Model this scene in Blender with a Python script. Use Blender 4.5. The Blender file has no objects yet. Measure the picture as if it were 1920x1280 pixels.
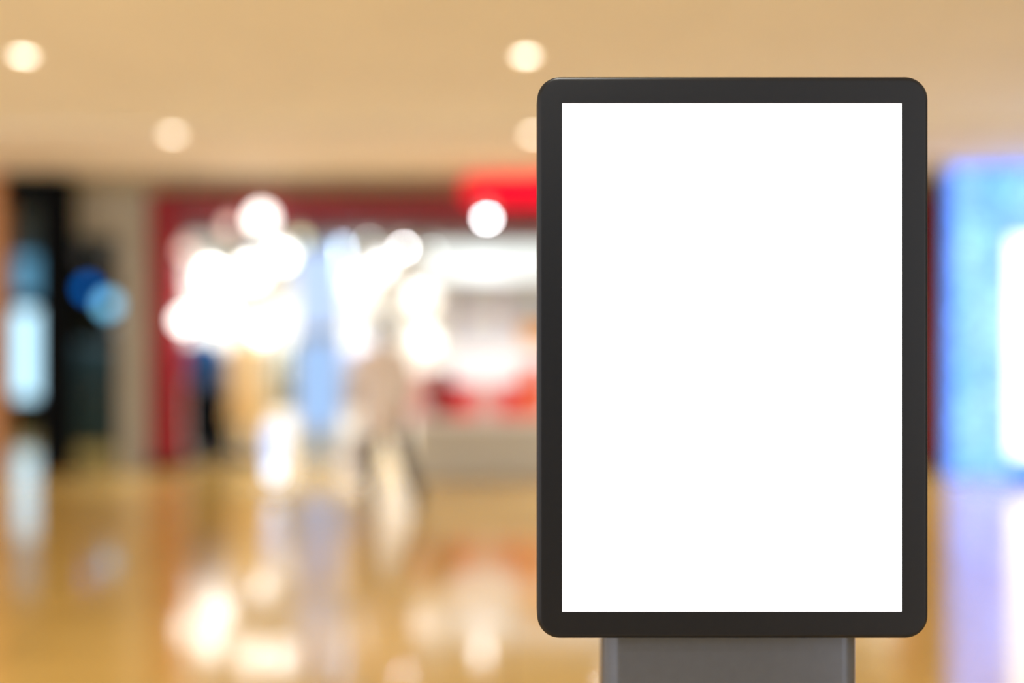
import bpy, math, random
from mathutils import Vector
random.seed(7)
C = bpy.context.scene.collection
SC = bpy.context.scene
F = 1867.0            # focal length in pixels (35 mm lens on a 36 mm sensor, 1920 px wide)
EYE = 1.5

# ---------------------------------------------------------------- camera
cd = bpy.data.cameras.new('camera')
cam = bpy.data.objects.new('camera', cd); C.objects.link(cam)
cam.location = (0, 0, EYE); cam.rotation_euler = (math.pi/2, 0, 0)
cd.lens = 35.0; cd.sensor_width = 36.0
cd.dof.use_dof = True
cd.dof.focus_distance = 2.2
cd.dof.aperture_fstop = 0.035/0.103
cd.clip_start = 0.05; cd.clip_end = 200
SC.camera = cam

# ---------------------------------------------------------------- world, light, exposure
w = bpy.data.worlds.new('world'); SC.world = w; w.use_nodes = True
bgn = w.node_tree.nodes['Background']
bgn.inputs[0].default_value = (0.98, 1.0, 1.06, 1); bgn.inputs[1].default_value = 2.75
vs = SC.view_settings
vs.view_transform = 'Standard'; vs.look = 'None'; vs.exposure = 0.0; vs.gamma = 1.0; vs.use_curve_mapping = False
SC.cycles.max_bounces = 6
SC.cycles.use_denoising = True

def light(name, kind, loc, energy, color, size=0.1, rot=(0, 0, 0), size_y=None, spread=None):
    d = bpy.data.lights.new(name, kind); d.energy = energy; d.color = color
    if kind == 'AREA':
        d.size = size
        if size_y: d.shape = 'RECTANGLE'; d.size_y = size_y
        if spread: d.spread = spread
    elif kind in ('POINT', 'SPOT'):
        d.shadow_soft_size = size
        if kind == 'SPOT': d.spot_size = math.radians(spread or 110); d.spot_blend = 0.8
    o = bpy.data.objects.new(name, d); C.objects.link(o); o.location = loc; o.rotation_euler = rot
    return o

# the downlights of the mall ceiling: rows over and behind the visitor, plus unseen ones added to brighten the counter and right pillar
LAMPS = [(x, y, 90 if x < 3 else (34 if x < 6 else 4)) for y in (-0.4, 2.05, 4.5) for x in (-6.9, -3.4, 0.1, 3.6, 7.1)] + [(2.0, 9.3, 170), (3.7, 9.3, 110), (5.25, 9.3, 80)]
for (x, y, e) in LAMPS:
    light('downlight_beam', 'SPOT', (x, y, 3.42), e, (0.98, 0.97, 0.92), .05, (0, 0, 0), spread=155)

# ---------------------------------------------------------------- helpers
def s2l(c):
    return tuple(((v/255)/12.92 if v/255 <= 0.04045 else ((v/255+0.055)/1.055)**2.4) for v in c) + (1.0,)

def P(px, py, d):
    """point seen at pixel (px,py) at distance d in front of the camera"""
    return ((px-960)*d/F, d, EYE-(py-640)*d/F)
def X(px, d): return (px-960)*d/F
def Z(py, d): return EYE-(py-640)*d/F

def mat(name, rgb=(200, 200, 200), rough=0.5, metal=0.0, emit=None, estr=0.0, var=0.06, scale=12.0, coat=0.0, spec=0.5, bump=0.0):
    m = bpy.data.materials.new(name); m.use_nodes = True
    nt = m.node_tree; b = nt.nodes['Principled BSDF']
    col = s2l(rgb)
    tc = nt.nodes.new('ShaderNodeTexCoord')
    n = nt.nodes.new('ShaderNodeTexNoise'); n.inputs['Scale'].default_value = scale; n.inputs['Detail'].default_value = 4
    nt.links.new(tc.outputs['Object'], n.inputs['Vector'])
    r = nt.nodes.new('ShaderNodeValToRGB')
    r.color_ramp.elements[0].position = 0.3; r.color_ramp.elements[1].position = 0.7
    r.color_ramp.elements[0].color = tuple(c*(1-var) for c in col[:3])+(1,)
    r.color_ramp.elements[1].color = tuple(min(1, c*(1+var)) for c in col[:3])+(1,)
    nt.links.new(n.outputs['Fac'], r.inputs['Fac']); nt.links.new(r.outputs['Color'], b.inputs['Base Color'])
    b.inputs['Roughness'].default_value = rough; b.inputs['Metallic'].default_value = metal
    b.inputs['Specular IOR Level'].default_value = spec; b.inputs['Coat Weight'].default_value = coat
    if emit:
        b.inputs['Emission Color'].default_value = s2l(emit); b.inputs['Emission Strength'].default_value = estr
    if bump:
        bp = nt.nodes.new('ShaderNodeBump'); bp.inputs['Strength'].default_value = bump; bp.inputs['Distance'].default_value = 0.002
        nt.links.new(n.outputs['Fac'], bp.inputs['Height']); nt.links.new(bp.outputs['Normal'], b.inputs['Normal'])
    return m

class MB:
    """collects shapes, then links them as ONE mesh object"""
    def __init__(s): s.v = []; s.f = []
    def add(s, vs_, fs):
        o = len(s.v); s.v += [tuple(p) for p in vs_]; s.f += [tuple(i+o for i in f) for f in fs]; return s
    def box(s, x0, x1, y0, y1, z0, z1):
        v = [(x, y, z) for x in (x0, x1) for y in (y0, y1) for z in (z0, z1)]
        return s.add(v, [(0, 1, 3, 2), (4, 6, 7, 5), (0, 4, 5, 1), (2, 3, 7, 6), (0, 2, 6, 4), (1, 5, 7, 3)])
    def loft(s, rings, cap=True):
        n = len(rings[0]); vv = [p for r in rings for p in r]; ff = []
        for k in range(len(rings)-1):
            for i in range(n):
                j = (i+1) % n; ff.append((k*n+i, k*n+j, (k+1)*n+j, (k+1)*n+i))
        if cap: ff.append(tuple(range(n-1, -1, -1))); ff.append(tuple((len(rings)-1)*n+i for i in range(n)))
        return s.add(vv, ff)
    def tube(s, pts, rad, n=12, flat=1.0):
        pts = [Vector(p) for p in pts]
        if not isinstance(rad, (list, tuple)): rad = [rad]*len(pts)
        rings = []; prev = None
        for i, p in enumerate(pts):
            t = (pts[min(i+1, len(pts)-1)]-pts[max(i-1, 0)]).normalized()
            a = prev if prev is not None else (Vector((0, 0, 1)) if abs(t.z) < .9 else Vector((1, 0, 0)))
            u = (a-t*a.dot(t)).normalized(); q = t.cross(u); prev = u
            rings.append([p+u*math.cos(2*math.pi*k/n)*rad[i]+q*math.sin(2*math.pi*k/n)*rad[i]*flat for k in range(n)])
        return s.loft(rings)
    def lathe(s, prof, cx=0, cy=0, n=32):
        return s.loft([[(cx+r*math.cos(2*math.pi*k/n), cy+r*math.sin(2*math.pi*k/n), z) for k in range(n)] for r, z in prof])
    def sphere(s, c, r, n=24, m=14, sc=(1, 1, 1)):
        rings = []
        for j in range(m+1):
            a = math.pi*(j/m); rr = max(math.sin(a), 1e-3)*r
            rings.append([(c[0]+rr*math.cos(2*math.pi*k/n)*sc[0], c[1]+rr*math.sin(2*math.pi*k/n)*sc[1], c[2]-math.cos(a)*r*sc[2]) for k in range(n)])
        return s.loft(rings)
    def build(s, name, m, parent=None, smooth=False, bevel=0.0, seg=3):
        me = bpy.data.meshes.new(name); me.from_pydata(s.v, [], s.f); me.validate(); me.update()
        import bmesh
        bm = bmesh.new(); bm.from_mesh(me); bmesh.ops.recalc_face_normals(bm, faces=bm.faces); bm.to_mesh(me); bm.free()
        if smooth:
            for p in me.polygons: p.use_smooth = True
        me.materials.append(m)
        o = bpy.data.objects.new(name, me); C.objects.link(o)
        if parent: o.parent = parent
        if bevel:
            b = o.modifiers.new('bevel', 'BEVEL'); b.width = bevel; b.segments = seg; b.limit_method = 'ANGLE'; b.angle_limit = math.radians(40)
        return o

def tag(o, label=None, cat=None, group=None, kind=None):
    if label: o['label'] = label
    if cat: o['category'] = cat
    if group: o['group'] = group
    if kind: o['kind'] = kind
    return o
def thing(name, label, cat, loc=(0, 0, 0), rz=0, group=None):
    o = bpy.data.objects.new(name, None); C.objects.link(o); o.location = loc; o.rotation_euler = (0, 0, rz)
    o.empty_display_size = 0.1
    return tag(o, label, cat, group)
def kids(o): return [c for c in bpy.data.objects if c.parent == o]
def dup(o, loc=None, label=None, group=None, parent=None):
    c = o.copy(); C.objects.link(c)
    if parent is not None: c.parent = parent
    if loc is not None: c.location = loc
    if label: c['label'] = label
    if group: c['group'] = group
    for k in kids(o): dup(k, parent=c)
    return c
def structure(o): o['kind'] = 'structure'; return o

def rrect(w_, h_, r, y, n=8, cx=0, cz=0):
    pts = []
    for (sx, sz, a0) in ((1, 1, 0), (-1, 1, 90), (-1, -1, 180), (1, -1, 270)):
        for k in range(n+1):
            a = math.radians(a0+90*k/n)
            pts.append((cx+sx*(w_/2-r)+r*math.cos(a), y, cz+sz*(h_/2-r)+r*math.sin(a)))
    return pts
def rrect_flat(w_, d_, r, z, n=8, cx=0, cy=0):
    return [(p[0], p[2]+cy, z) for p in rrect(w_, d_, r, 0, n, cx, 0)]

# ---------------------------------------------------------------- materials
M = {}
M['ceiling'] = mat('warm_plaster', (246, 240, 218), 0.9, var=0.02, scale=1.5)
M['ceiling_band'] = mat('pale_plaster', (240, 230, 208), 0.9, var=0.02, scale=1.5)
M['bulkhead'] = mat('beige_bulkhead', (150, 136, 104), 0.8, var=0.03, scale=2)
M['wall'] = mat('taupe_wall_paint', (160, 154, 138), 0.8, var=0.05, scale=2)
M['wall_shop'] = mat('shop_white_paint', (236, 236, 232), 0.7, var=0.02, scale=3)
M['tan'] = mat('tan_wood_cladding', (196, 136, 82), 0.5, var=0.1, scale=5)
M['black'] = mat('black_gloss_panel', (3, 4, 6), 0.6, spec=.05, var=0.2)
M['dark'] = mat('dark_shop_wall', (78, 88, 88), 0.7, var=0.2, scale=3)
M['teal'] = mat('dark_teal_panel', (16, 58, 70), 0.5, var=0.15)
M['red'] = mat('red_lacquer', (138, 1, 14), 0.45, var=0.06, spec=.25)
M['crimson'] = mat('crimson_fascia', (128, 26, 36), 0.6, var=0.12, scale=3)
M['bezel'] = mat('charcoal_powder_coat', (18, 20, 25), 0.42, spec=.3, var=0.03, scale=60)
M['screen'] = mat('white_backlit_panel', (255, 255, 255), 0.3, emit=(255, 255, 255), estr=1.4, var=0.0)
M['steel'] = mat('grey_satin_steel', (94, 100, 112), 0.26, metal=.45, var=0.03, scale=40)
M['chrome'] = mat('chrome', (210, 210, 210), 0.2, metal=1.0)
M['white'] = mat('white_lacquer', (240, 240, 238), 0.4, var=0.02)
M['gloss_white'] = mat('white_gloss_paper', (250, 248, 245), 0.25, var=0.02)
M['counter'] = mat('greige_counter_front', (184, 180, 166), 0.5, var=0.04, scale=5)
M['lamp'] = mat('warm_lamp_lens', (255, 250, 240), 0.4, emit=(255, 238, 216), estr=8.5, var=0)
M['globe'] = mat('lit_white_glass', (255, 255, 255), 0.3, emit=(255, 252, 246), estr=5.0, var=0)
M['globe_soft'] = mat('softly_lit_white_glass', (255, 255, 255), 0.3, emit=(255, 253, 250), estr=1.25, var=0)
M['globe_pink'] = mat('lit_blush_glass', (255, 235, 225), 0.3, emit=(250, 200, 190), estr=1.6, var=0)
M['globe_green'] = mat('lit_pale_green_glass', (235, 245, 210), 0.3, emit=(225, 232, 190), estr=2.0, var=0)
M['spot'] = mat('spot_lens', (255, 255, 255), 0.3, emit=(252, 252, 255), estr=60.0, var=0)
M['spot_dim'] = mat('spot_lens_dim', (255, 255, 255), 0.3, emit=(235, 245, 245), estr=10.0, var=0)
M['cord'] = mat('black_cable', (20, 20, 20), 0.6)
M['redsign'] = mat('lit_red_acrylic', (90, 0, 8), 0.5, emit=(255, 8, 44), estr=1.3, var=0, spec=.1)
M['skin'] = mat('skin', (214, 170, 140), 0.6, var=0.05)
M['hair'] = mat('dark_brown_hair', (58, 42, 34), 0.6, var=0.2, scale=40)
M['coat'] = mat('beige_wool', (224, 210, 198), 0.9, var=0.05, scale=60)
M['trousers'] = mat('charcoal_cloth', (70, 70, 72), 0.9, var=0.1, scale=60)
M['shoe'] = mat('dark_leather', (30, 28, 28), 0.4)
M['eye'] = mat('eye_dark', (30, 22, 18), 0.2)
M['navy'] = mat('navy_cloth', (4, 8, 16), 0.95, spec=.1, var=0.1, scale=60)
M['bluecloth'] = mat('blue_cloth', (12, 72, 128), 0.9, var=0.1, scale=60)
M['cream'] = mat('cream_cloth', (252, 224, 166), 0.9, var=0.05, scale=60)
M['lavender'] = mat('pale_lavender_cloth', (196, 202, 234), 0.9, var=0.05, scale=60)
M['olive'] = mat('olive_cloth', (96, 104, 62), 0.9, var=0.1, scale=40)
M['mannequin'] = mat('mannequin_grey', (170, 170, 172), 0.4)

# ---------------------------------------------------------------- setting
# polished golden stone floor
def floor_mat():
    m = bpy.data.materials.new('polished_golden_stone'); m.use_nodes = True
    nt = m.node_tree; b = nt.nodes['Principled BSDF']; L = nt.links.new
    tc = nt.nodes.new('ShaderNodeTexCoord')
    mp = nt.nodes.new('ShaderNodeMapping'); mp.inputs['Scale'].default_value = (1, 1, 1)
    L(tc.outputs['Object'], mp.inputs['Vector'])
    br = nt.nodes.new('ShaderNodeTexBrick'); br.offset = 0.0
    br.inputs['Scale'].default_value = 1.0; br.inputs['Brick Width'].default_value = 0.8; br.inputs['Row Height'].default_value = 0.8
    br.inputs['Mortar Size'].default_value = 0.003
    br.inputs['Color1'].default_value = s2l((212, 178, 106)); br.inputs['Color2'].default_value = s2l((202, 166, 94))
    br.inputs['Mortar'].default_value = s2l((150, 112, 62))
    L(mp.outputs['Vector'], br.inputs['Vector'])
    n = nt.nodes.new('ShaderNodeTexNoise'); n.inputs['Scale'].default_value = 0.8; n.inputs['Detail'].default_value = 5
    L(mp.outputs['Vector'], n.inputs['Vector'])
    r = nt.nodes.new('ShaderNodeValToRGB')
    r.color_ramp.elements[0].position = 0.35; r.color_ramp.elements[0].color = (0.86, 0.84, 0.78, 1)
    r.color_ramp.elements[1].position = 0.65; r.color_ramp.elements[1].color = (1.05, 1.03, 1.0, 1)
    L(n.outputs['Fac'], r.inputs['Fac'])
    mx = nt.nodes.new('ShaderNodeMixRGB'); mx.blend_type = 'MULTIPLY'; mx.inputs['Fac'].default_value = 1
    L(br.outputs['Color'], mx.inputs[1]); L(r.outputs['Color'], mx.inputs[2])
    L(mx.outputs[0], b.inputs['Base Color'])
    b.inputs['Roughness'].default_value = 0.085
    b.inputs['IOR'].default_value = 2.2
    n2 = nt.nodes.new('ShaderNodeTexNoise'); n2.inputs['Scale'].default_value = 2.2; n2.inputs['Detail'].default_value = 2
    L(mp.outputs['Vector'], n2.inputs['Vector'])
    bp = nt.nodes.new('ShaderNodeBump'); bp.inputs['Strength'].default_value = 0.25; bp.inputs['Distance'].default_value = 0.004
    L(n2.outputs['Fac'], bp.inputs['Height']); L(bp.outputs['Normal'], b.inputs['Normal'])
    return m
M['floor'] = floor_mat()
structure(MB().box(-13, 12, -4, 21, -0.12, 0).build('floor', M['floor']))

H = 3.5
D = 11.7                       # the line of the shop fronts
structure(MB().box(-13, 12, -1.5, 9.2, H, H+0.15).build('ceiling', M['ceiling']))
structure(MB().box(-13, 12, 9.2, D+0.3, H-0.06, H+0.15).build('ceiling_2', M['ceiling_band']))

# bulkhead over all shop fronts
structure(MB().box(-13, 12, D, D+0.3, 3.28, H).build('wall_back', M['bulkhead']))
# taupe wall piece between the two shops
structure(MB().box(X(222, D), X(277, D), D, D+0.3, 0, 3.28).build('wall_front', M['wall']))
structure(MB().box(X(1757, D), X(1757, D)+3.5, D, D+0.3, 0, 3.28).build('wall_right', M['wall']))
# tan clad wall at the far left
structure(MB().box(-13, X(2, 11.4), 11.4, 11.68, 0, H-0.06).build('wall_left', M['tan']))
# left shop shell
structure(MB().box(X(112, D), X(222, D), D, D+0.3, Z(440, D), 3.28).build('trim_1', M['wall']))
structure(MB().box(-11.5, X(277, D)-.12, 19.3, 19.5, 0, 3.04).build('wall_dark_back', M['dark']))
structure(MB().box(-11.6, -11.5, 12.01, 19.5, 0, 3.04).build('wall_dark_left', M['dark']))
structure(MB().box(X(277, D)-0.12, X(277, D)-.005, D+.31, 19.5, 0, 3.04).build('wall_dark_right', M['dark']))
structure(MB().box(-11.6, X(277, D), D+.3, 19.5, 3.05, 3.28).build('ceiling_3', M['dark']))
# right (main) shop shell
SX0, SX1, SD = X(277, D), X(1757, D), 15.6
structure(MB().box(SX0, SX1, SD, SD+0.2, 0, 2.99).build('wall_shop_back', M['wall_shop']))
structure(MB().box(SX0, SX0+0.08, D+.36, SD-.005, 0, 2.99).build('wall_shop_left', M['wall_shop']))
structure(MB().box(SX1-0.08, SX1, D+.36, SD-.005, 0, 2.99).build('wall_shop_right', M['wall_shop']))
structure(MB().box(9.0, 9.2, -4, 10.9, 0, H-.01).build('blocker_wall_east', M['wall']))  # unseen wall added to block side light on the right ceiling
structure(MB().box(-2.6, 3.4, -3.9, -3.7, 0, H).build('blocker_wall_behind', M['dark']))  # unseen dark wall added to dim reflections in the frame and post
structure(MB().box(SX0, SX1, D+.32, SD+.2, 3.0, 3.2).build('ceiling_4', mat('shop_ceiling_grey', (120, 128, 130), 0.8)))
# shop lighting: bare spots, some read off floor reflections, the rest added to brighten the shop
for x, y, e in ((X(903, 14.1), 14.1, 75), (X(1135, 15.2), 15.2, 30), (X(475, 12.45), 12.45, 75), (-1.9, 12.45, 60), (X(560, 14.2), 14.2, 80), (1.2, 12.6, 60), (3.6, 13.6, 100)):
    light('shop_light', 'SPOT', (x, y, 2.93), e*4, (.96, 0.98, 1.0), .055, (0, 0, 0), spread=150)
structure(MB().box(SX0+.1, SX1-.1, D+.32, D+.6, 2.80, 2.999).build('trim_2', mat('shaded_header', (52, 66, 74), .6)))  # unlit ceiling edge behind the fascia, its shade put into the colour

# red portal: two pillars and a fascia board
def pillar(x0, x1, label):
    t = thing('red_pillar', label, 'pillar', ((x0+x1)/2, D-0.03, 0))
    w_ = (x1-x0)/2
    MB().box(-w_, w_, -.02, .36, 0.08, 3.25).build('pillar_shaft', M['red'], t, bevel=0.012)
    MB().box(-w_-.006, w_+.006, -.027, .36, 0, 0.08).build('plinth', M['black'], t, bevel=0.004)
    return t
pillar(X(284, D), X(332, D), 'glossy red pillar at the left end of the bright shop front')
pillar(X(1700, D), X(1752, D), 'glossy red pillar right of the white screen beside the blue wall')
fb = thing('fascia_board', 'dark crimson fascia board above the bright shop opening', 'fascia', (0, D, 0))
MB().box(X(333, D), X(1699, D), -.08, .30, Z(421, D), Z(362, D)).build('fascia_panel', M['crimson'], fb, bevel=0.01)
MB().box(X(332, D), X(1700, D), -.09, -.075, Z(421, D), Z(421, D)+.04).build('lower_trim', mat('dark_red_edge', (96, 12, 44), 0.5), fb)

# red sign
sg = thing('shop_sign', 'glowing red shop sign with rounded end on the crimson fascia', 'sign', (0, D-0.175, 0))
sx0, sx1, sz0, sz1 = X(868, 11.5), X(1330, 11.5), Z(380, 11.5), Z(333, 11.5)
b_ = MB(); wS, hS = sx1-sx0, sz1-sz0; cS, czS = (sx0+sx1)/2, (sz0+sz1)/2
b_.loft([rrect(wS, hS, hS*.49, -.08, 10, cS, czS), rrect(wS, hS, hS*.49, .06, 10, cS, czS)])
b_.build('sign_face', M['redsign'], sg)
MB().loft([rrect(.5, .62, .08, -.09, 8, X(1042, 11.5)+.10, czS+.12), rrect(.5, .62, .08, .06, 8, X(1042, 11.5)+.10, czS+.12)]).build('sign_emblem', M['redsign'], sg)
MB().box(sx0+.2, sx1-.2, .06, .085, czS-.03, czS+.03).build('mounting_rail', M['black'], sg)

# black column and fascia of the left shop
bc = thing('black_portal', 'black glossy portal framing the dark shop at the far left', 'shop front', (0, 0, 0))
MB().box(X(80, 11.55), X(133, 11.55), 11.42, 11.68, 0, Z(333, 11.55)).build('upright', M['black'], bc, bevel=.01)
MB().box(X(18, 11.55), X(80, 11.55), 11.42, 11.68, Z(372, 11.55), Z(333, 11.55)).build('lintel_panel', M['black'], bc, bevel=.01)

# ---------------------------------------------------------------- the advertising display (in focus)
S = 2.2
SO = S+.0115           # the widest line of the rounded casing lies this far behind the glass
fw, fh = (1738.5-1007)*SO/F, (1195-145)*SO/F
fcx, fcz = X((1738.5+1007)/2, SO), Z((1195+145)/2, SO)
t = thing('advertising_display', 'charcoal framed advertising display with blank white screen on a steel post', 'display', (fcx, S, 0))
iw, ih = (1691.5-1054)*S/F, (1147-193)*S/F
icx, icz = X((1691.5+1054)/2, S)-fcx, Z((1147+193)/2, S)
R0 = 0.050; bev = 0.0115
rings = [rrect(iw, ih, .0006, .012, 10, icx, icz), rrect(iw, ih, .0006, .0006, 10, icx, icz), rrect(iw+.0012, ih+.0012, .001, 0, 10, icx, icz)]
rings.append(rrect(fw-2*bev, fh-2*bev, R0-bev, 0, 10, 0, fcz))
for k in range(1, 7):
    a = math.radians(90*k/6)
    rings.append(rrect(fw-2*bev*(1-math.sin(a)), fh-2*bev*(1-math.sin(a)), R0-bev*(1-math.sin(a)), bev*(1-math.cos(a)), 10, 0, fcz))
rings.append(rrect(fw, fh, R0, .062, 10, 0, fcz)); rings.append(rrect(fw-.02, fh-.02, R0-.01, .07, 10, 0, fcz))
o = MB().loft(rings, cap=False).build('bezel', M['bezel'], t, smooth=True)
ns = o.modifiers.new('weighted', 'WEIGHTED_NORMAL'); ns.keep_sharp = False
MB().box(icx-iw/2-.004, icx+iw/2+.004, .0025, .008, icz-ih/2-.004, icz+ih/2+.004).build('screen', M['screen'], t)
bp_ = MB().loft([rrect(fw-.02, fh-.02, R0-.01, .068, 10, 0, fcz), rrect(fw-.02, fh-.02, R0-.01, .078, 10, 0, fcz)]).build('back_cover', M['bezel'], t)
pcx = X((1131+1614.5)/2, S+.05)-fcx; pw = (1614.5-1131)*(S+.05)/F
zb = Z(1195, S)
post = MB().loft([rrect_flat(pw, .15, .045, z, 8, pcx,   .05+.075) for z in (0.02, zb+.03)]).build('post', M['steel'], t, smooth=True)
es = post.modifiers.new('split', 'EDGE_SPLIT'); es.split_angle = math.radians(50)
MB().loft([rrect_flat(pw+.22, .5, .05, z, 8, pcx, .095) for z in (0, .02)]).build('base_plate', M['bezel'], t, bevel=.004)

# ---------------------------------------------------------------- ceiling downlights
def downlight(x, y, z, label, m='lamp', r=.058):
    t = thing('downlight', label, 'light', (x, y, z), group='round downlights in the beige ceiling')
    MB().lathe([(r+.018, 0), (r+.018, -.006), (r+.004, -.010), (r, -.004)], n=40).build('trim_ring', M['white'], t, smooth=False)
    MB().lathe([(.005, -.011), (r, -.011), (r, -.0045), (.005, -.0045)], n=40).build('lens', M[m], t)
    return t
downlight(X(44, 6.95), 6.95, H, 'round ceiling downlight at the top left corner of the picture')
downlight(X(986, 6.95), 6.95, H, 'round ceiling downlight just above the display frame, left corner')
downlight(X(323, 9.3), 9.3, H-.06, 'round ceiling downlight above the left red pillar, second row', r=.062)
downlight(X(1001, 9.3), 9.3, H-.06, 'round ceiling downlight half hidden behind the display frame', r=.062)

for (x, y, e) in LAMPS:
    if y > 9: zz = H-.06  # unseen lamps added for the light on counter and right pillar
    else: zz = H
    t = thing('downlight_housing', 'unseen round ceiling downlight outside the picture or behind the display', 'light', (x, y, zz), group='downlights hidden from view')
    MB().lathe([(.085, 0), (.085, -.012), (.068, -.012), (.066, 0)], n=32).build('trim_ring', M['white'], t)

# ---------------------------------------------------------------- spotlights
def spot(px, py, d, label, m='spot', r=.035, top=2.99):
    x, y, z = P(px, py, d)
    t = thing('spotlight', label, 'light', (x, y, z), group=None)
    MB().lathe([(r+.012, .004), (r+.014, .15), (.02, .16), (r*.5, .158)], n=24).build('housing', M['white'], t, smooth=False)
    MB().sphere((0, 0, 0), r, 20, 10).build('lens', M[m], t, smooth=True)
    MB().tube([(0, 0, .155), (0, 0, top-z)], .006, 8).build('rod', M['cord'], t)
    return t
spot(913, 408, 11.3, 'bright white spotlight overlapping the glowing red sign', 'spot', .034, H-.06)
spot(757, 464, 12.4, 'bright white spotlight in the shop below the crimson fascia', 'spot', .03)
spot(692, 452, 13.0, 'faint spotlight left of the bright one under the fascia', 'spot_dim', .03)
spot(810, 470, 13.2, 'faint spotlight right of the bright one under the fascia', 'spot_dim', .03)

# globe lamps
def globe(px, py, d, r, m, label, top=2.99, group=None):
    x, y, z = P(px, py, d)
    t = thing('globe_pendant_lamp', label, 'lamp', (x, y, z), group='white glass globe lamps in the shop window')
    MB().sphere((0, 0, 0), r, 28, 16).build('globe', M[m], t, smooth=True)
    MB().lathe([(.03, r*.97), (.03, r+.05), (.012, r+.06)], n=20).build('cap', M['white'], t)
    MB().tube([(0, 0, r+.055), (0, 0, top-z)], .005, 8).build('cord', M['cord'], t)
    return t
for a in (
    (490, 410, 11.42, .13, 'globe', 'highest white globe lamp hanging against the crimson fascia', H-.06),
    (430, 425, 11.42, .07, 'globe_pink', 'dim blush globe lamp left of the highest white globe', H-.06),
    (347, 470, 11.5, .07, 'globe_pink', 'blush globe lamp touching the left red pillar', H-.06),
    (563, 449, 11.42, .065, 'globe_green', 'pale green globe lamp right of the highest white globe', H-.06),
    (345, 600, 11.2, .10, 'globe', 'lowest white globe lamp overlapping the left red pillar', H-.06),
    (410, 590, 12.2, .16, 'globe', 'large white globe lamp right of the lowest globe', 2.99),
    (395, 515, 12.7, .13, 'globe', 'white globe lamp above the large lowest one', 2.99),
    (470, 510, 12.2, .16, 'globe', 'large white globe lamp in the middle of the left cluster', 2.99),
    (528, 480, 13.0, .13, 'globe', 'white globe lamp beside the blue column, upper one', 2.99),
    (492, 622, 12.75, .10, 'globe', 'white globe lamp above the cream dress', 2.99),
    (674, 540, 12.6, .17, 'globe_soft', 'large white globe lamp left of the standing person', 2.99),
    (720, 500, 13.2, .15, 'globe_soft', 'white globe lamp right above the head of the person', 2.99),
    (795, 560, 12.6, .17, 'globe_soft', 'large white globe lamp right of the head of the person', 2.99),
    (800, 640, 13.3, .14, 'globe_soft', 'white globe lamp hanging low over the display counter', 2.99),
): globe(*a)

# luminous strip panel on the shop back wall, right part
def light_panel(px0, px1, py0, py1, d, label, rgb, s, name='light_panel', depth=.08, cat='light box', hang=None, stand=False, bottom=None):
    t = thing(name, label, cat, (X((px0+px1)/2, d), d, 0))
    w_ = (px1-px0)*d/F/2
    MB().box(-w_, w_, -.005, .0, Z(py1, d), Z(py0, d)).build('luminous_face', mat('luminous_'+name, (60, 60, 62), .4, emit=rgb, estr=s, var=0), t)
    zb_ = Z(py1, d)-.015 if bottom is None else bottom
    MB().box(-w_-.015, w_+.015, .0, depth, zb_, Z(py0, d)+.015).build('case', M['white'], t, bevel=.005)
    for s_ in (-1, 1):
        if hang: MB().tube([(s_*w_*.8, .04, Z(py0, d)), (s_*w_*.8, .04, hang)], .006, 8).build('rod', M['cord'], t)
        if stand:
            MB().box(s_*w_*.7-.02, s_*w_*.7+.02, .03, .07, 0, zb_+.05).build('leg', M['cord'], t)
    return t
light_panel(800, 1300, 460, 520, 14.6, 'long white light box hanging high at the back of the shop', rgb=(246, 250, 246), s=1.35, hang=2.99)

# ---------------------------------------------------------------- right blue LED wall
def led_mat(name, c0, c1, s, scale=9.0):
    m = bpy.data.materials.new(name); m.use_nodes = True; nt = m.node_tree; L = nt.links.new
    b = nt.nodes['Principled BSDF']; b.inputs['Roughness'].default_value = .4
    tc = nt.nodes.new('ShaderNodeTexCoord'); v = nt.nodes.new('ShaderNodeTexVoronoi'); v.inputs['Scale'].default_value = scale; v.inputs['Randomness'].default_value = .6
    L(tc.outputs['Object'], v.inputs['Vector'])
    n = nt.nodes.new('ShaderNodeTexNoise'); n.inputs['Scale'].default_value = 1.4; n.inputs['Detail'].default_value = 2; L(tc.outputs['Object'], n.inputs['Vector'])
    r = nt.nodes.new('ShaderNodeValToRGB'); r.color_ramp.elements[0].position = .35; r.color_ramp.elements[1].position = .62
    r.color_ramp.elements[0].color = tuple(c0)+(1,); r.color_ramp.elements[1].color = tuple(c1)+(1,); L(n.outputs['Fac'], r.inputs['Fac'])
    L(r.outputs['Color'], b.inputs['Emission Color']); b.inputs['Base Color'].default_value = (.05, .08, .12, 1)
    d_ = nt.nodes.new('ShaderNodeMapRange'); d_.inputs['From Min'].default_value = 0.0; d_.inputs['From Max'].default_value = .5
    d_.inputs['To Min'].default_value = s*1.9; d_.inputs['To Max'].default_value = s*.6
    L(v.outputs['Distance'], d_.inputs['Value']); L(d_.outputs['Result'], b.inputs['Emission Strength'])
    return m
bd = 11.0
t = thing('blue_led_wall', 'tall glowing pale blue LED wall at the right edge', 'LED wall', (X(1783, bd), bd, 0))
MB().box(.03, 2.6, 0, .06, .02, H-.02-.06).build('led_surface', led_mat('pale_blue_leds', (.28, .82, 3.2), (.52, 1.06, 3.4), 1.05), t)
MB().box(0, .04, -.01, .12, 0, H-.06).build('edge_profile', mat('blue_lit_edge', (70, 150, 245), .4, emit=(50, 140, 250), estr=.9, var=0), t)
MB().box(0, 2.6, .06, .12, 0, H-.06).build('case', M['black'], t)
t = thing('lit_poster', 'bright white lit poster mounted on the blue LED wall', 'poster', (X(1893, bd-.12), bd-.12, 0))
MB().box(.02, 1.1, -.005, 0, Z(850, bd), Z(450, bd)).build('poster_face', mat('lit_white_poster', (245, 248, 255), .4, emit=(232, 242, 255), estr=2.6, var=0), t)
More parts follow.
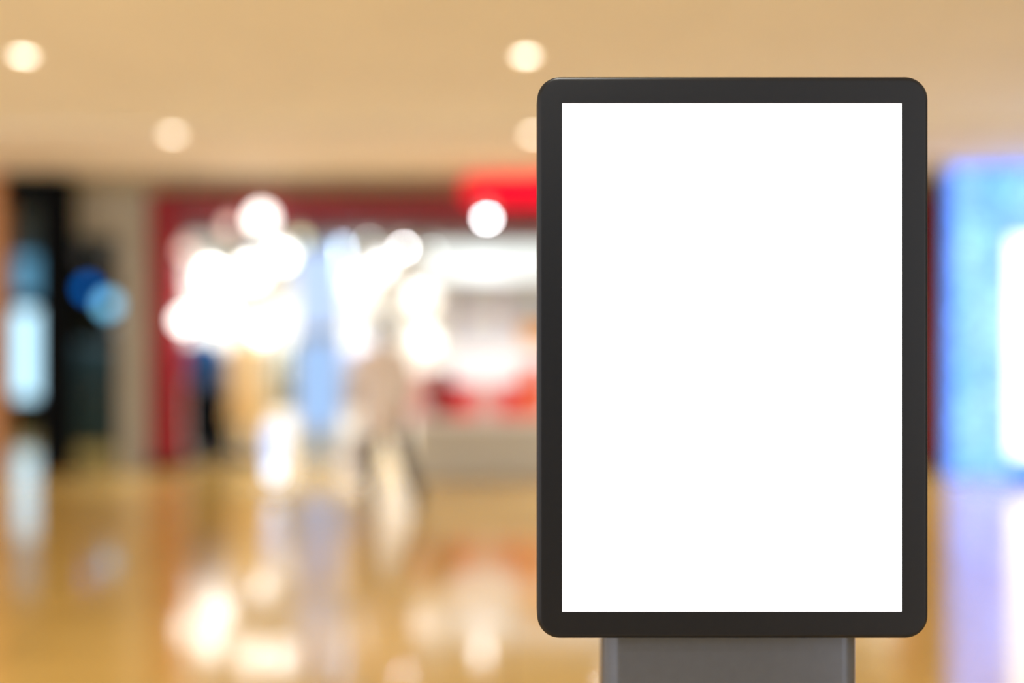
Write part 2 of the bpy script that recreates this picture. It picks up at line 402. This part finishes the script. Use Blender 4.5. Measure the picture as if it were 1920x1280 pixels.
MB().box(0, 1.12, 0, .06, Z(850, bd)-.02, Z(450, bd)+.02).build('poster_case', M['white'], t)
MB().box(0.02, 1.1, -.03, .06, Z(885, bd), Z(862, bd)).build('blue_glow_bar', mat('blue_bar', (20, 130, 235), .4, emit=(10, 130, 240), estr=1.0, var=0), t)

# ---------------------------------------------------------------- left dark shop
dl = 18.0
light_panel(22, 82, 385, 555, dl, 'dim blue upper light box seen in the dark left shop', (100, 165, 200), .9, hang=3.05)
light_panel(12, 78, 580, 745, dl, 'bright icy blue lower light box in the dark left shop', (185, 228, 248), 1.9, stand=True)
def screen(px, py, d, r, rgb, s, label):
    x, y, z = P(px, py, d)
    t = thing('round_lamp', label, 'lamp', (x, y, 0))
    MB().lathe([(.01, -.03), (r, -.03), (r+.01, 0), (r, .03), (.01, .03)], n=28).build('lamp_disc', mat('glow', rgb, .4, emit=rgb, estr=s, var=0), t)
    o = t.children[-1] if t.children else None
    for c in kids(t): c.rotation_euler = (math.pi/2, 0, 0); c.location = (0, 0, z)
    MB().tube([(0, .04, 0.03), (0, .04, z)], .012, 10).build('pole', M['cord'], t)
    MB().lathe([(.14, 0), (.14, .02), (.02, .035)], n=24).build('base', M['cord'], t)
screen(165, 541, 16.5, .11, (0, 112, 215), 2.0, 'deep blue round lamp in the dark shop beside the black upright')
screen(203, 570, 16.2, .13, (120, 200, 240), 2.4, 'pale cyan round lamp right of the deep blue lamp')
screen(222, 604, 16.9, .10, (120, 150, 165), .9, 'dim grey-blue round lamp below the pale cyan lamp')
screen(160, 480, 17.5, .10, (95, 90, 88), .8, 'grey round lamp above the deep blue lamp')
screen(214, 488, 17.8, .10, (130, 120, 112), .8, 'grey round lamp above the pale cyan lamp')
t = thing('teal_cabinet', 'dark teal cabinet standing in the dark left shop', 'cabinet', (X(170, 14), 14.2, 0))
MB().box(-.42, .42, 0, .4, .06, 1.45).build('body', M['teal'], t, bevel=.01)
for k in (0, 1):
    dd = MB().box(-.41+k*.41, -.005+k*.41, -.02, 0, .1, 1.42).build('door', M['teal'], t, bevel=.005)
    MB().box(-.04+k*.07, -.03+k*.07, -.045, -.02, .7, .85).build('handle', M['chrome'], dd)
MB().box(-.38, .38, .03, .38, 0, .06).build('plinth', M['black'], t)

light('dark_shop_fill', 'SPOT', (X(180, 15), 14.0, 2.95), 420, (0.9, 0.98, 1.0), .05, (0, 0, 0), spread=150)  # unseen fill spot added to lift the dark left shop
# ---------------------------------------------------------------- figures
def fan_hand(mb, wrist, direction, side, curl=.5, s=1.0):
    """five fingers rooted in a palm; returns nothing, adds skin chain points"""
    pass
class Skel:
    def __init__(s): s.v = []; s.r = []; s.e = []
    def p(s, co, r, parent=None):
        s.v.append(tuple(co)); s.r.append(r if isinstance(r, tuple) else (r, r))
        if parent is not None: s.e.append((parent, len(s.v)-1))
        return len(s.v)-1
    def chain(s, pts, parent):
        for co, r in pts: parent = s.p(co, r, parent)
        return parent
    def build(s, name, m, parent, sub=2):
        import bmesh
        me = bpy.data.meshes.new(name); bm = bmesh.new()
        sk = bm.verts.layers.skin.verify()
        vv = []
        for co, r in zip(s.v, s.r):
            v = bm.verts.new(co); v[sk].radius = r; vv.append(v)
        vv[0][sk].use_root = True
        for a, b in s.e: bm.edges.new((vv[a], vv[b]))
        bm.to_mesh(me); bm.free(); me.materials.append(m)
        o = bpy.data.objects.new(name, me); C.objects.link(o)
        if parent: o.parent = parent
        k = o.modifiers.new('skin', 'SKIN'); k.use_smooth_shade = True; k.branch_smoothing = .5
        u = o.modifiers.new('sub', 'SUBSURF'); u.levels = sub; u.render_levels = sub
        return o

def add_arm(sk, root, sgn, shoulder, elbow, wrist, fdir, side_v, curl):
    i = sk.chain([(shoulder, .050), ([(a+b)/2 for a, b in zip(shoulder, elbow)], .043), (elbow, .037), ([(a*.6+b*.4) for a, b in zip(elbow, wrist)], .035), (wrist, (.024, .026))], root)
    fdir = Vector(fdir).normalized(); sv = Vector(side_v).normalized(); W = Vector(wrist)
    nrm = fdir.cross(sv)
    palm = sk.p(W+fdir*.045, (.032, .018), i); kn = sk.p(W+fdir*.08, (.034, .014), palm)
    for q, ln in ((-1.5, .062), (-.5, .074), (.5, .070), (1.5, .055)):
        b0 = W+fdir*.088+sv*q*.019
        pts = []; p = b0; dvec = fdir.copy()
        for sgm in range(3):
            pts.append((p.copy(), .0088-sgm*.0008)); dvec = (dvec+nrm*curl*.5).normalized(); p = p+dvec*ln/2.4
        pts.append((p, .0062)); sk.chain(pts, kn)
    th = W+fdir*.03-sv*.032
    sk.chain([(th, .012), (th+fdir*.028-sv*.018, .0105), (th+fdir*.052-sv*.020+nrm*.012, .008)], palm)

def body(name, m, parent, pose):
    sk = Skel()
    root = sk.p((0, 0, .95), (.135, .10))
    c = sk.chain([((0, 0, 1.08), (.115, .088)), ((0, 0, 1.22), (.13, .095)), ((0, 0, 1.36), (.135, .09))], root)
    nk = sk.chain([((0, 0, 1.445), (.055, .055)), ((0, .01, 1.50), (.046, .05))], c)
    hd = sk.chain([((0, .03, 1.555), (.06, .072)), ((0, .02, 1.615), (.075, .092)), ((0, .01, 1.675), (.055, .07))], nk)
    # nose, ears, jaw
    sk.p((0, .135, 1.585), .012, hd-1)
    for s_ in (-1, 1): sk.p((s_*.092, .01, 1.59), (.012, .018), hd-1)
    for s_, key in ((-1, 'l'), (1, 'r')):
        hip, knee, ankle, toe = pose['leg_'+key]
        mid = [(a+b)/2 for a, b in zip(hip, knee)]; cal = [a*.65+b*.35 for a, b in zip(knee, ankle)]
        sk.chain([(hip, .088), (mid, .074), (knee, .054), (cal, .054), (ankle, .036), ([a*.4+b*.6 for a, b in zip(ankle, toe)], (.038, .03)), (toe, (.034, .022))], root)
        sh_, el, wr, fd, sv, cu = pose['arm_'+key]
        add_arm(sk, c, s_, sh_, el, wr, fd, sv, cu)
    return sk.build(name, m, parent)

def head_bits(parent, bodyo, hair_m, long=True):
    hb = MB(); rings = []
    for z, rx, ry, cy in ((1.50 if long else 1.56, .055, .04, -.05), (1.55, .08, .07, -.035), (1.62, .096, .098, -.012), (1.67, .088, .10, .0), (1.71, .065, .078, .0), (1.735, .02, .03, .0)):
        rings.append([(rx*math.cos(a), cy+ry*math.sin(a), z) for a in [2*math.pi*k/20 for k in range(20)]])
    hb.loft(rings).build('hair', hair_m, parent, smooth=True)
    for s_ in (-1, 1): MB().sphere((s_*.032, .108, 1.612), .012, 12, 8).build('eye', M['eye'], bodyo, smooth=True)
    MB().sphere((0, .113, 1.548), .022, 12, 8, (1, .35, .3)).build('mouth', mat('lip', (176, 96, 88), .5), bodyo, smooth=True)

def trousers(parent, pose, m, waist=1.0):
    b = MB()
    b.loft([[(rx*math.cos(a), ry*math.sin(a), z) for a in [2*math.pi*k/20 for k in range(20)]] for z, rx, ry in ((.86, .165, .125), (.95, .168, .128), (waist, .15, .115))])
    for key in 'lr':
        hip, knee, ankle, toe = pose['leg_'+key]
        mid = [(a+q)/2 for a, q in zip(hip, knee)]; mid2 = [(a+q)/2 for a, q in zip(knee, ankle)]
        b.tube([[hip[0], hip[1], hip[2]+.06], hip, mid, knee, mid2, [ankle[0], ankle[1], ankle[2]+.02]], [.092, .098, .088, .072, .068, .06], 16)
    return b.build('trousers', m, parent, smooth=True)

def shoes(parent, pose):
    for key in 'lr':
        a, t_ = Vector(pose['leg_'+key][2]), Vector(pose['leg_'+key][3])
        d_ = (t_-a).normalized()
        MB().tube([a-d_*.05+Vector((0, 0, -.02)), a+Vector((0, 0, -.01)), a+(t_-a)*.6, t_, t_+d_*.03], [.035, .048, .045, .04, .02], 14).build('shoe', M['shoe'], parent, smooth=True)

def upper_garment(parent, pose, m, hem=.92, flare=.0, name='coat', collar=1.47, thick=1.0, sleeves=True):
    b = MB()
    prof = [(hem, .17+flare, .14+flare*.8), (max(hem+.02, .95), .185, .145), (1.08, .145, .115), (1.22, .16, .12), (1.34, .175, .118), (1.42, .14, .10), (collar, .068, .066)]
    b.loft([[(rx*thick*math.cos(a), ry*thick*math.sin(a), z) for a in [2*math.pi*k/24 for k in range(24)]] for z, rx, ry in prof])
    if sleeves:
        for key in 'lr':
            sh_, el, wr = [Vector(q) for q in pose['arm_'+key][:3]]
            b.tube([Vector((sh_.x*.72, sh_.y, sh_.z+.015)), Vector((sh_.x*.98, sh_.y, sh_.z-.02)), (sh_+el)/2, el, (el+wr)/2, wr-(wr-el)*.04], [.05, .066, .062, .056, .05, .043], 14)
    return b.build(name, m, parent, smooth=True)

def mirror_arm(a):
    f = lambda v: (-v[0], v[1], v[2])
    return (f(a[0]), f(a[1]), f(a[2]), f(a[3]), (-a[4][0], a[4][1], a[4][2]) if False else tuple(a[4]), a[5])

walk = {
    'leg_l': ((-.09, 0, .90), (-.10, .14, .50), (-.10, .10, .085), (-.10, .24, .035)),
    'leg_r': ((.09, 0, .90), (.17, -.04, .50), (.27, -.22, .13), (.28, -.11, .035)),
    'arm_l': ((-.175, 0, 1.39), (-.24, .03, 1.13), (-.27, .08, .90), (-.1, .1, -1), (0, 1, .1), .9),
    'arm_r': ((.175, 0, 1.39), (.22, -.07, 1.13), (.21, .02, .92), (-.05, .2, -1), (0, 1, .2), .5),
}
stand = {
    'leg_l': ((-.09, 0, .90), (-.10, .02, .50), (-.11, 0, .085), (-.13, .13, .035)),
    'leg_r': ((.09, 0, .90), (.10, .02, .50), (.11, 0, .085), (.13, .13, .035)),
    'arm_l': ((-.175, 0, 1.39), (-.22, -.02, 1.13), (-.24, .04, .90), (0, .1, -1), (0, 1, .1), .4),
    'arm_r': ((.175, 0, 1.39), (.22, -.02, 1.13), (.24, .04, .90), (0, .1, -1), (0, 1, .1), .4),
}
pd = 8.8
pr = thing('person', 'person in a beige coat and dark trousers walking past the bright shop', 'person', (X(718, pd), pd, 0), math.radians(12))
bo = body('body', M['skin'], pr, walk)
head_bits(pr, bo, M['hair'])
upper_garment(pr, walk, M['coat'], hem=.68, flare=.03)
trousers(pr, walk, M['trousers']); shoes(pr, walk)

# white paper bags carried by the person
def paper_bag(loc, w_, h_, d_, m, label, hm='cord', rz=0, grp=None, hh=.16):
    t = thing('shopping_bag', label, 'bag', loc, rz, grp)
    b = MB(); th_ = .004
    b.loft([rrect_flat(w_, d_, .004, 0, 2), rrect_flat(w_, d_, .004, h_, 2), rrect_flat(w_-2*th_, d_-2*th_, .003, h_, 2), rrect_flat(w_-2*th_, d_-2*th_, .003, th_, 2)])
    b.build('bag_body', m, t)
    for s_ in (-1, 1):
        MB().tube([(-w_*.22, s_*d_*.5, h_-.03), (-w_*.2, s_*d_*.4, h_+hh*.6), (0, s_*.01, h_+hh), (w_*.2, s_*d_*.4, h_+hh*.6), (w_*.22, s_*d_*.5, h_-.03)], .004, 8).build('handle', M[hm], t, smooth=True)
    return t
hx = X(722, pd)+(-.275)*math.cos(math.radians(12)); hy = pd+(-.275)*math.sin(math.radians(12))+.08
paper_bag((hx, hy, .28), .34, .38, .13, M['gloss_white'], 'white paper shopping bag held by the person in the beige coat', rz=math.radians(70))

# mannequins inside the shop window
def mannequin(px, d, label, top_m, low_m, rz, dress=False, plinth=.25):
    t = thing('mannequin', label, 'mannequin', (X(px, d), d, plinth), rz)
    body('body', M['mannequin'], t, stand)
    if dress:
        upper_garment(t, stand, top_m, hem=.42, flare=.10, name='dress', sleeves=False)
    else:
        upper_garment(t, stand, top_m, hem=.88, name='jacket'); trousers(t, stand, low_m)
    p = tag(MB().box(X(px, d)-.2, X(px, d)+.2, d-.28, d+.28, 0, plinth-.001).build('plinth', M['trousers'], bevel=.008), 'low dark plinth under the '+label.split(' on ')[0], 'plinth')
    return t
mannequin(380, 12.5, 'mannequin in blue jacket and navy trousers near the left pillar', M['bluecloth'], M['navy'], math.pi, plinth=.06)
mannequin(462, 12.45, 'mannequin in a long cream dress under the globe lamps', M['cream'], M['cream'], math.pi+.2, True, plinth=.06)

# display screens standing behind the mannequins
t = thing('folding_screen', 'dark navy folding display screen behind the mannequin in the blue jacket', 'display screen', (X(379, 13.0), 13.0, 0))
for k in (-1, 1): MB().box(k*.19-.185-.02, k*.19+.185-.02, 0, .04, .02, Z(662, 13.0)).build('screen_panel', M['navy'], t, bevel=.005)
t = thing('fabric_banner', 'cream fabric banner standing behind the cream dress', 'banner', (X(465, 13.2), 13.2, 0))
MB().box(-.29, .29, 0, .03, .05, Z(650, 13.2)).build('banner_cloth', M['cream'], t)
MB().box(-.30, .30, -.02, .05, 0, .05).build('banner_foot', M['chrome'], t)
# blue kiosk
kd = 12.4
t = thing('display_kiosk', 'tall blue lit kiosk between the cream dress and the person', 'kiosk', (X(597, kd), kd, 0))
MB().box(-.28, .28, 0, .22, 0, Z(455, kd)).build('case', mat('pale_blue_lacquer', (168, 190, 216), .4), t, bevel=.01)
MB().box(-.25, .25, -.02, 0, Z(615, kd), Z(470, kd)).build('upper_screen', mat('pale_blue_screen', (100, 110, 130), .4, emit=(178, 208, 250), estr=1.0, var=0), t)
MB().box(-.25, .25, -.02, 0, Z(800, kd), Z(640, kd)).build('lower_screen', mat('blue_screen', (70, 90, 140), .4, emit=(158, 200, 248), estr=.9, var=0), t)

# lit white-blue column at the shop entrance
ld = 9.95
t = thing('floor_lantern', 'short floor lantern with a glowing white ball near the shop entrance', 'lamp', (X(513, ld), ld, 0))
MB().lathe([(.12, 0), (.12, .04), (.03, .06), (.025, .12), (.05, .13)], n=28).build('base', M['white'], t)
MB().sphere((0, 0, .2), .075, 24, 14).build('globe', mat('icy_globe', (200, 220, 245), .4, emit=(206, 228, 255), estr=2.2, var=0), t, smooth=True)
MB().lathe([(.05, .27), (.085, .285), (.09, .45), (.085, .66), (.05, .68)], n=28).build('diffuser', mat('icy_diffuser', (120, 130, 150), .4, emit=(196, 216, 255), estr=1.5, var=0), t, smooth=True)

# clothes rail with pale garments
def rail(px0, px1, d, label, mats, glabel, gname='hanging_dress', n=7, top=1.62, z0=.55):
    x0, x1 = X(px0, d), X(px1, d)
    t = thing('clothes_rail', label, 'clothes rail', ((x0+x1)/2, d, 0)); w_ = (x1-x0)/2
    MB().tube([(-w_, 0, top), (w_, 0, top)], .014, 12).build('bar', M['chrome'], t, smooth=True)
    for s_ in (-1, 1):
        MB().tube([(s_*w_, 0, .03), (s_*w_, 0, top)], .014, 12).build('upright', M['chrome'], t, smooth=True)
        MB().tube([(s_*w_, -.25, .02), (s_*w_, .25, .02)], .016, 12).build('foot', M['chrome'], t, smooth=True)
    for k in range(n):
        g = thing(gname, glabel, 'garment', (x0+(k+.5)*(x1-x0)/n, d, 0), group=glabel)
        hk = .20
        b = MB(); rings = []
        for z, ry, rx in ((z0+.06*(k % 2), .22, .035), (z0+.45, .19, .03), (1.22, .17, .028), (1.42, .20, .03), (1.48, .10, .02), (1.50, .05, .012)):
            rings.append([(rx*math.cos(a)*(1+.25*math.sin(3*a+k)), ry*math.sin(a), z) for a in [2*math.pi*q/20 for q in range(20)]])
        b.loft(rings).build('cloth', mats[k % len(mats)], g, smooth=True)
        MB().tube([(0, 0, 1.50), (0, 0, 1.575), (0, .02, 1.61), (0, .012, top+.02), (0, -.012, top+.018)], .003, 6).build('hook', M['chrome'], g)
rail(640, 712, 13.4, 'chrome clothes rail of pale lavender dresses behind the person', [M['lavender'], M['white']], 'pale lavender dress hanging on the rail behind the person', n=6)
rail(505, 552, 13.8, 'chrome clothes rail of olive and white tops left of the kiosk', [M['olive'], M['white']], 'olive or white long garment hanging beside the kiosk', n=5)

# ---------------------------------------------------------------- counter with lit case and goods
cd_ = 10.8
t = thing('display_counter', 'long low greige counter in front of the bright shop', 'counter', (X(772, cd_), cd_, 0))
cw = X(1500, cd_)-X(772, cd_)
MB().box(0, cw, 0, .75, .03, Z(792, cd_)-.01).build('counter_front', M['counter'], t, bevel=.008)
MB().box(-.02, cw+.02, -.02, .77, Z(792, cd_)-.01, Z(783, cd_)).build('counter_top', M['white'], t, bevel=.006)
MB().box(.03, cw-.03, .03, .72, 0, .03).build('plinth', M['counter'], t)
ct = Z(783, cd_)
# shop goods on the counter
def carton(x, y, z, w_, d_, h_, m, label, group, rz=0, lid=None):
    t = thing('box', label, 'box', (x, y, z), rz, group)
    MB().box(-w_/2, w_/2, -d_/2, d_/2, 0, h_*.75).build('box_body', m, t, bevel=.003)
    MB().box(-w_/2-.004, w_/2+.004, -d_/2-.004, d_/2+.004, h_*.7, h_).build('lid', lid or m, t, bevel=.003)
    return t
redm = mat('red_card', (244, 62, 70), .5, emit=None); dred = mat('dark_red_card', (130, 12, 30), .5); pink = mat('pink_card', (255, 196, 200), .5)
orm = mat('orange_card', (255, 112, 70), .5); amb = mat('amber_card', (250, 182, 66), .5); wc = mat('white_card', (246, 244, 242), .5)
g = 'cartons set out on the counter'
light_panel(838, 1300, 650, 722, 11.3, 'white lit display panel behind the cartons on the counter', (255, 246, 240), 1.15, depth=.04, bottom=ct+.0005)
specs = [  # px, width px, top py, material, text
    (778, 40, 700, pink, 'pink carton at the left end of the counter'),
    (820, 40, 694, dred, 'dark red carton standing on the counter beside the pink one'),
    (863, 42, 722, redm, 'red carton right of the dark red carton'),
    (907, 42, 730, pink, 'pale pink carton low in the middle of the counter'),
    (950, 40, 722, redm, 'red carton right of the low pale pink one'),
    (996, 46, 684, orm, 'tall orange-red carton beside the display frame'),
]
for px, w_, ty, m, lab in specs:
    d_ = 10.98 if px > 790 else 11.0
    carton(X(px, d_)+.03, d_+.05, ct, w_*d_/F, .22, (783-ty)*d_/F, m, lab, g)
carton(X(1000, 11.45)+.03, 11.45, ct, .34, .2, (783-615)*11.36/F, amb, 'tall amber carton behind the orange-red one', g)
# grey wall shelf unit with white goods at the back
sd = 15.2
t = thing('wall_shelf', 'grey shelf unit on the shop back wall below the light box', 'shelf', (X(850, sd), sd, 0))
w_ = X(1300, sd)-X(850, sd)
MB().box(0, w_, .30, .34, Z(760, sd), Z(524, sd)).build('back_panel', mat('grey_back', (232, 234, 236), .6), t)
for zy in (524, 605, 690, 760): MB().box(0, w_, 0, .3, Z(zy, sd)-.02, Z(zy, sd)+.02).build('shelf_board', mat('grey_shelf', (176, 178, 180), .5), t, bevel=.004)
for px in (850, 1000, 1150, 1300): MB().box(X(px, sd)-X(850, sd)-.02, X(px, sd)-X(850, sd)+.02, 0, .3, Z(760, sd), Z(524, sd)).build('side_panel', mat('grey_side', (176, 178, 180), .5), t)
for row, zy in enumerate((605, 690)):
    for k in range(6):
        px = 868+k*25
        if 990 < px < 1010: continue
        carton(X(px, sd), sd+.14, Z(zy, sd)+.021, .15, .2, .28+.06*((k*3+row) % 3), wc if k % 3 else mat('lilac_card', (205, 180, 210), .5), 'small pale carton on the grey wall shelf', 'pale cartons on the grey wall shelf')
